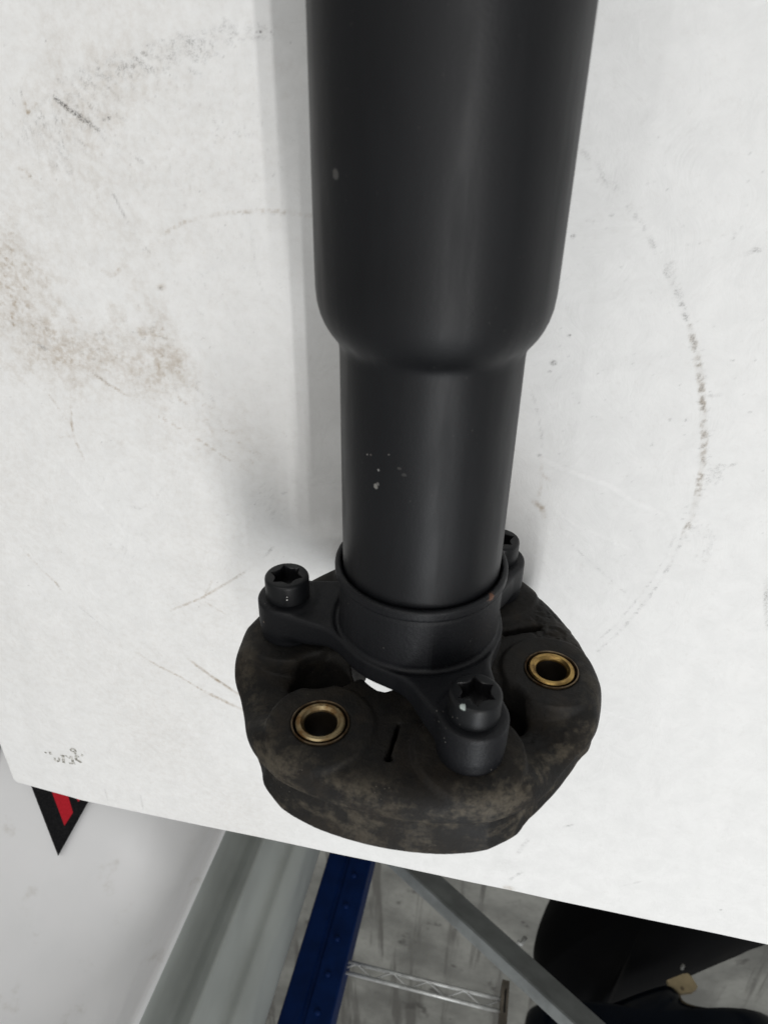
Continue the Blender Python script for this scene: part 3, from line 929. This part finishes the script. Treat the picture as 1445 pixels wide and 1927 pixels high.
# blue rack frame
M_blue = plain("blue_rack_paint", (0.0012, 0.014, 0.075), 0.55, nscale=30, amount=0.2, bump=0.1)
M_blue.node_tree.nodes['Principled BSDF'].inputs['Specular IOR Level'].default_value = 0.15
M_galv = plain("galvanised_steel", (0.20, 0.215, 0.215), 0.42, 0.15, nscale=25, amount=0.2)
M_wire = plain("bright_wire", (0.50, 0.51, 0.50), 0.35, 0.2)
RY = 900.0
RO = np.array([158, RY + 30, FLZ])
rack = empty("storage_rack", tuple(RO), "blue punched steel rack upright with grey diagonal brace beyond the table", "rack")
def rpart(name, V, F, mat, smooth=False):
    o = mesh_from(name, np.array(V) - RO, F, mat, rack, smooth=smooth)
    fix_normals(o)
    return o
bx0, bx1 = float(on_plane(697, 1628, 1, RY)[0]), float(on_plane(618, 1610, 1, RY)[0])
# folded section: flat web, shallow centre groove, returns at the sides
sec = [(bx0, RY + 55), (bx0, RY + 2), (bx0 + 2, RY), (bx0 + 34, RY), (bx0 + 36, RY + 3), (bx0 + 41, RY + 3), (bx0 + 43, RY), (bx1 - 2, RY), (bx1, RY + 2), (bx1, RY + 55), (bx1 - 3, RY + 55), (bx1 - 3, RY + 6), (bx0 + 3, RY + 6), (bx0 + 3, RY + 55)]
def extrude_z(sec, z0, z1):
    n = len(sec)
    V = [(x, y, z0) for x, y in sec] + [(x, y, z1) for x, y in sec]
    F = [(i, (i + 1) % n, n + (i + 1) % n, n + i) for i in range(n)]
    F += [tuple(range(n))[::-1], tuple(range(n, 2 * n))]
    return V, F
V, F = extrude_z(sec, FLZ, 1150)
post = rpart("post", V, F, M_blue)
V, F = extrude_z([(x - 1010, y) for x, y in sec], FLZ, 1150)
rpart("post", V, F, M_blue)
z0 = float(on_plane(650, 1705, 1, RY)[2]); zb = float(on_plane(595, 1905, 1, RY)[2])
pitch = (zb - z0) / 3.0
for k in range(-8, 9):
    zc = z0 + k * pitch
    V, F = [], []
    n = 16
    for (rad, dy) in ((4.6, -0.2), (4.4, -2.2), (3.2, -3.4), (0.1, -3.8)):
        for j in range(n):
            t = 2 * math.pi * j / n
            V.append((bx0 + 21 + rad * math.cos(t), RY + dy, zc + rad * math.sin(t)))
    for r in range(3):
        for j in range(n):
            l = (j + 1) % n
            F.append((r * n + j, r * n + l, (r + 1) * n + l, (r + 1) * n + j))
    o = mesh_from("bolt_head", np.array(V) - RO, F, M_blue, post)
    fix_normals(o)
# diagonal angle brace between the two posts
BY = 868.0
def brace_line(p, q, y):
    a, b = on_plane(*p, 1, y), on_plane(*q, 1, y)
    d = (b - a) / (b[0] - a[0])
    return a + d * (bx0 + 30 - a[0]), a + d * (bx0 - 960 - a[0])
LA = brace_line((873, 1760), (1052, 1926), BY + 16)
LB = brace_line((897, 1760), (1078, 1926), BY)
LB2 = brace_line((903, 1760), (1084, 1926), BY + 0.3)
LC = brace_line((954, 1760), (1134, 1922), BY + 26)
back = np.array([0, 3.0, 0])
sec_b = [(l[0], l[1]) for l in (LA, LB, LB2, LC)]
V = [p for p, _ in sec_b] + [sec_b[3][0] + back, sec_b[1][0] + back * 1.5, sec_b[0][0] + back]
V += [q for _, q in sec_b] + [sec_b[3][1] + back, sec_b[1][1] + back * 1.5, sec_b[0][1] + back]
F = [(i, (i + 1) % 7, 7 + (i + 1) % 7, 7 + i) for i in range(7)] + [tuple(range(7))[::-1], tuple(range(7, 14))]
rpart("brace", V, F, M_galv)
# welded wire edge running off the post
WY = 925.0
wa0, wa1 = on_plane(640, 1806, 1, WY), on_plane(1010, 1898, 1, WY)
wb0, wb1 = on_plane(636, 1826, 1, WY), on_plane(1010, 1922, 1, WY)
wa1 = on_plane(944, 1881, 1, WY); wb1 = on_plane(942, 1904, 1, WY)
parts = [tube_along([wa0, wa1], 2.7), tube_along([wb0, wb1], 2.7)]
N = 9
zig = []
for k in range(N + 1):
    t = k / N
    zig.append((wa0 * (1 - t) + wa1 * t) if k % 2 else (wb0 * (1 - t) + wb1 * t))
parts.append(tube_along(zig, 1.4, 6))
V, F = join_vf(parts)
rpart("wire_edge", V, F, M_wire, True)
b0, b1 = on_plane(958, 1850, 1, WY), on_plane(932, 2010, 1, WY)
V, F = box_vf(b0[0], b1[0], WY - 6, WY + 22, b0[2], b1[2])
rpart("bracket", V, F, plain("grimy_wood", (0.11, 0.095, 0.075), 0.7, nscale=30, amount=0.5))
b0, b1 = on_plane(953, 1862, 1, WY - 6.4), on_plane(947, 1905, 1, WY - 6.4)
V, F = box_vf(b0[0], b1[0], WY - 6.8, WY - 5, b0[2], b1[2])
rpart("slot", V, F, M_socket)

# black moulded shell standing on the floor at the right
def shell(name, outline, y, bulge, mat, label, cat, round_w=0.45):
    """solid with the outline (photo pixels on the plane y), domed towards the table"""
    P = np.array([on_plane(u, v, 1, y) for u, v in outline])
    c = P.mean(0)
    n = len(P)
    V = []; F = []
    levels = [(1.0, 0.0), (0.985, 0.10), (0.95, 0.24), (0.88, 0.45), (0.78, 0.64), (0.62, 0.82), (0.42, 0.94), (0.2, 0.99)]
    for (sc, dp) in levels:
        for p in P:
            q = c + (p - c) * sc
            V.append((q[0], y - bulge * dp, q[2]))
    for r in range(len(levels) - 1):
        for i in range(n):
            j = (i + 1) % n
            F.append((r * n + i, r * n + j, (r + 1) * n + j, (r + 1) * n + i))
    V.append((c[0], y - bulge, c[2])); top_i = len(V) - 1
    b = (len(levels) - 1) * n
    for i in range(n): F.append((b + i, b + (i + 1) % n, top_i))
    bb = len(V)
    for p in P: V.append((p[0], y + 25, p[2]))
    for i in range(n): F.append((i, bb + i, bb + (i + 1) % n, (i + 1) % n))
    F.append(tuple(bb + i for i in range(n)))
    O = np.array([c[0], y, FLZ])
    o = mesh_from(name, V, F, mat, origin=O)
    fix_normals(o); sharpen(o, 50)
    return tag(o, label, cat)
M_blk = plain("black_plastic", (0.0008, 0.0010, 0.0016), 0.62, nscale=14)
M_blk.node_tree.nodes["Principled BSDF"].inputs["Specular IOR Level"].default_value = 0.12
M_gloss = plain("dark_blue_gloss", (0.0012, 0.003, 0.007), 0.2, nscale=8)
M_gloss.node_tree.nodes["Principled BSDF"].inputs["Specular IOR Level"].default_value = 0.25
def dense(pts, n=6):
    P = np.array(pts, float)
    P = np.vstack([P, P[:1]])
    return [tuple(q) for q in catmull(P, n)[:-1]]
BLK_Y = 1290.0
zf = None
black = shell("black_moulding", dense([(1014, 1832), (1006, 1775), (1028, 1705), (1065, 1640), (1100, 1540), (1300, 1500), (1500, 1590), (1470, 1740), (1410, 1778), (1355, 1802), (1300, 1826), (1258, 1848), (1200, 1872), (1150, 1893), (1125, 1922), (1098, 1905), (1066, 1885)]), BLK_Y, 90, M_blk,
              "large matt black moulding standing on the floor under the right table edge", "moulding")
print("black shell z", [round((black.matrix_basis @ v.co).z, 3) for v in black.data.vertices][:0], min(v.co.z for v in black.data.vertices))
gloss = shell("glossy_panel", dense([(985, 1990), (992, 1905), (1030, 1893), (1090, 1905), (1130, 1900), (1200, 1874), (1250, 1860), (1275, 1872), (1288, 1893), (1320, 1906), (1380, 1915), (1460, 1925), (1500, 2050), (1300, 2150), (1080, 2080)]), BLK_Y - 70, 60, M_gloss,
              "glossy dark blue panel below the black moulding", "panel")
# metal clasp at the left edge of the moulding
bo = np.array(black.location) * 1000
hp = [on_plane(u, v, 1, BLK_Y - 24) for u, v in [(973, 1772), (980, 1777), (988, 1764)]]
V, F = tube_along(hp, 4.5, 10)
mesh_from("clasp", np.array(V) - bo, F, M_wire, black)
sc_ = on_plane(1284, 1818, 1, BLK_Y - 60)
V, F = [], []
for (r, dy) in ((3.4, 8.0), (3.4, -3.0), (2.6, -4.2), (0.1, -4.6)):
    for j in range(14):
        t_ = 2 * math.pi * j / 14
        V.append((sc_[0] + r * math.cos(t_), sc_[1] + dy, sc_[2] + r * math.sin(t_)))
for r in range(3):
    for j in range(14):
        l = (j + 1) % 14
        F.append((r * 14 + j, r * 14 + l, (r + 1) * 14 + l, (r + 1) * 14 + j))
fix_normals(mesh_from("screw", np.array(V) - bo, F, plain("dull_screw", (0.2, 0.2, 0.19), 0.5), black))
# tan clip fixed on the black moulding
M_tan = plain("tan_plastic", (0.52, 0.42, 0.25), 0.5, nscale=50, amount=0.12)
TY = BLK_Y - 80
tan = [(1254, 1844), (1284, 1832), (1294, 1831), (1301, 1838), (1312, 1855), (1311, 1860), (1302, 1867), (1270, 1871), (1263, 1866)]
P = np.array([on_plane(u, v, 1, TY) for u, v in tan]); n = len(P)
V = [tuple(p) for p in P] + [(p[0], p[1] + 8, p[2]) for p in P]
F = [tuple(range(n)), tuple(range(n, 2 * n))[::-1]] + [(i, (i + 1) % n, n + (i + 1) % n, n + i) for i in range(n)]
clip = mesh_from("plastic_clip", V, F, M_tan, origin=P.mean(0), smooth=False)
fix_normals(clip); bevel(clip, 1.2)
tag(clip, "tan plastic clip on the edge of the black moulding", "clip")
hole_c = on_plane(1283, 1860, 1, TY - 0.6)
V, F = [], []
for (r, dy) in ((3.6, 0.0), (3.0, -1.0), (1.2, -0.4), (0.05, 0.0)):
    for j in range(14):
        t = 2 * math.pi * j / 14
        V.append((hole_c[0] + r * math.cos(t), hole_c[1] + dy, hole_c[2] + r * math.sin(t)))
for r in range(3):
    for j in range(14):
        l = (j + 1) % 14
        F.append((r * 14 + j, r * 14 + l, (r + 1) * 14 + l, (r + 1) * 14 + j))
o = mesh_from("rivet", np.array(V) - P.mean(0), F, plain("dull_rivet", (0.22, 0.17, 0.10), 0.5), clip)
fix_normals(o)
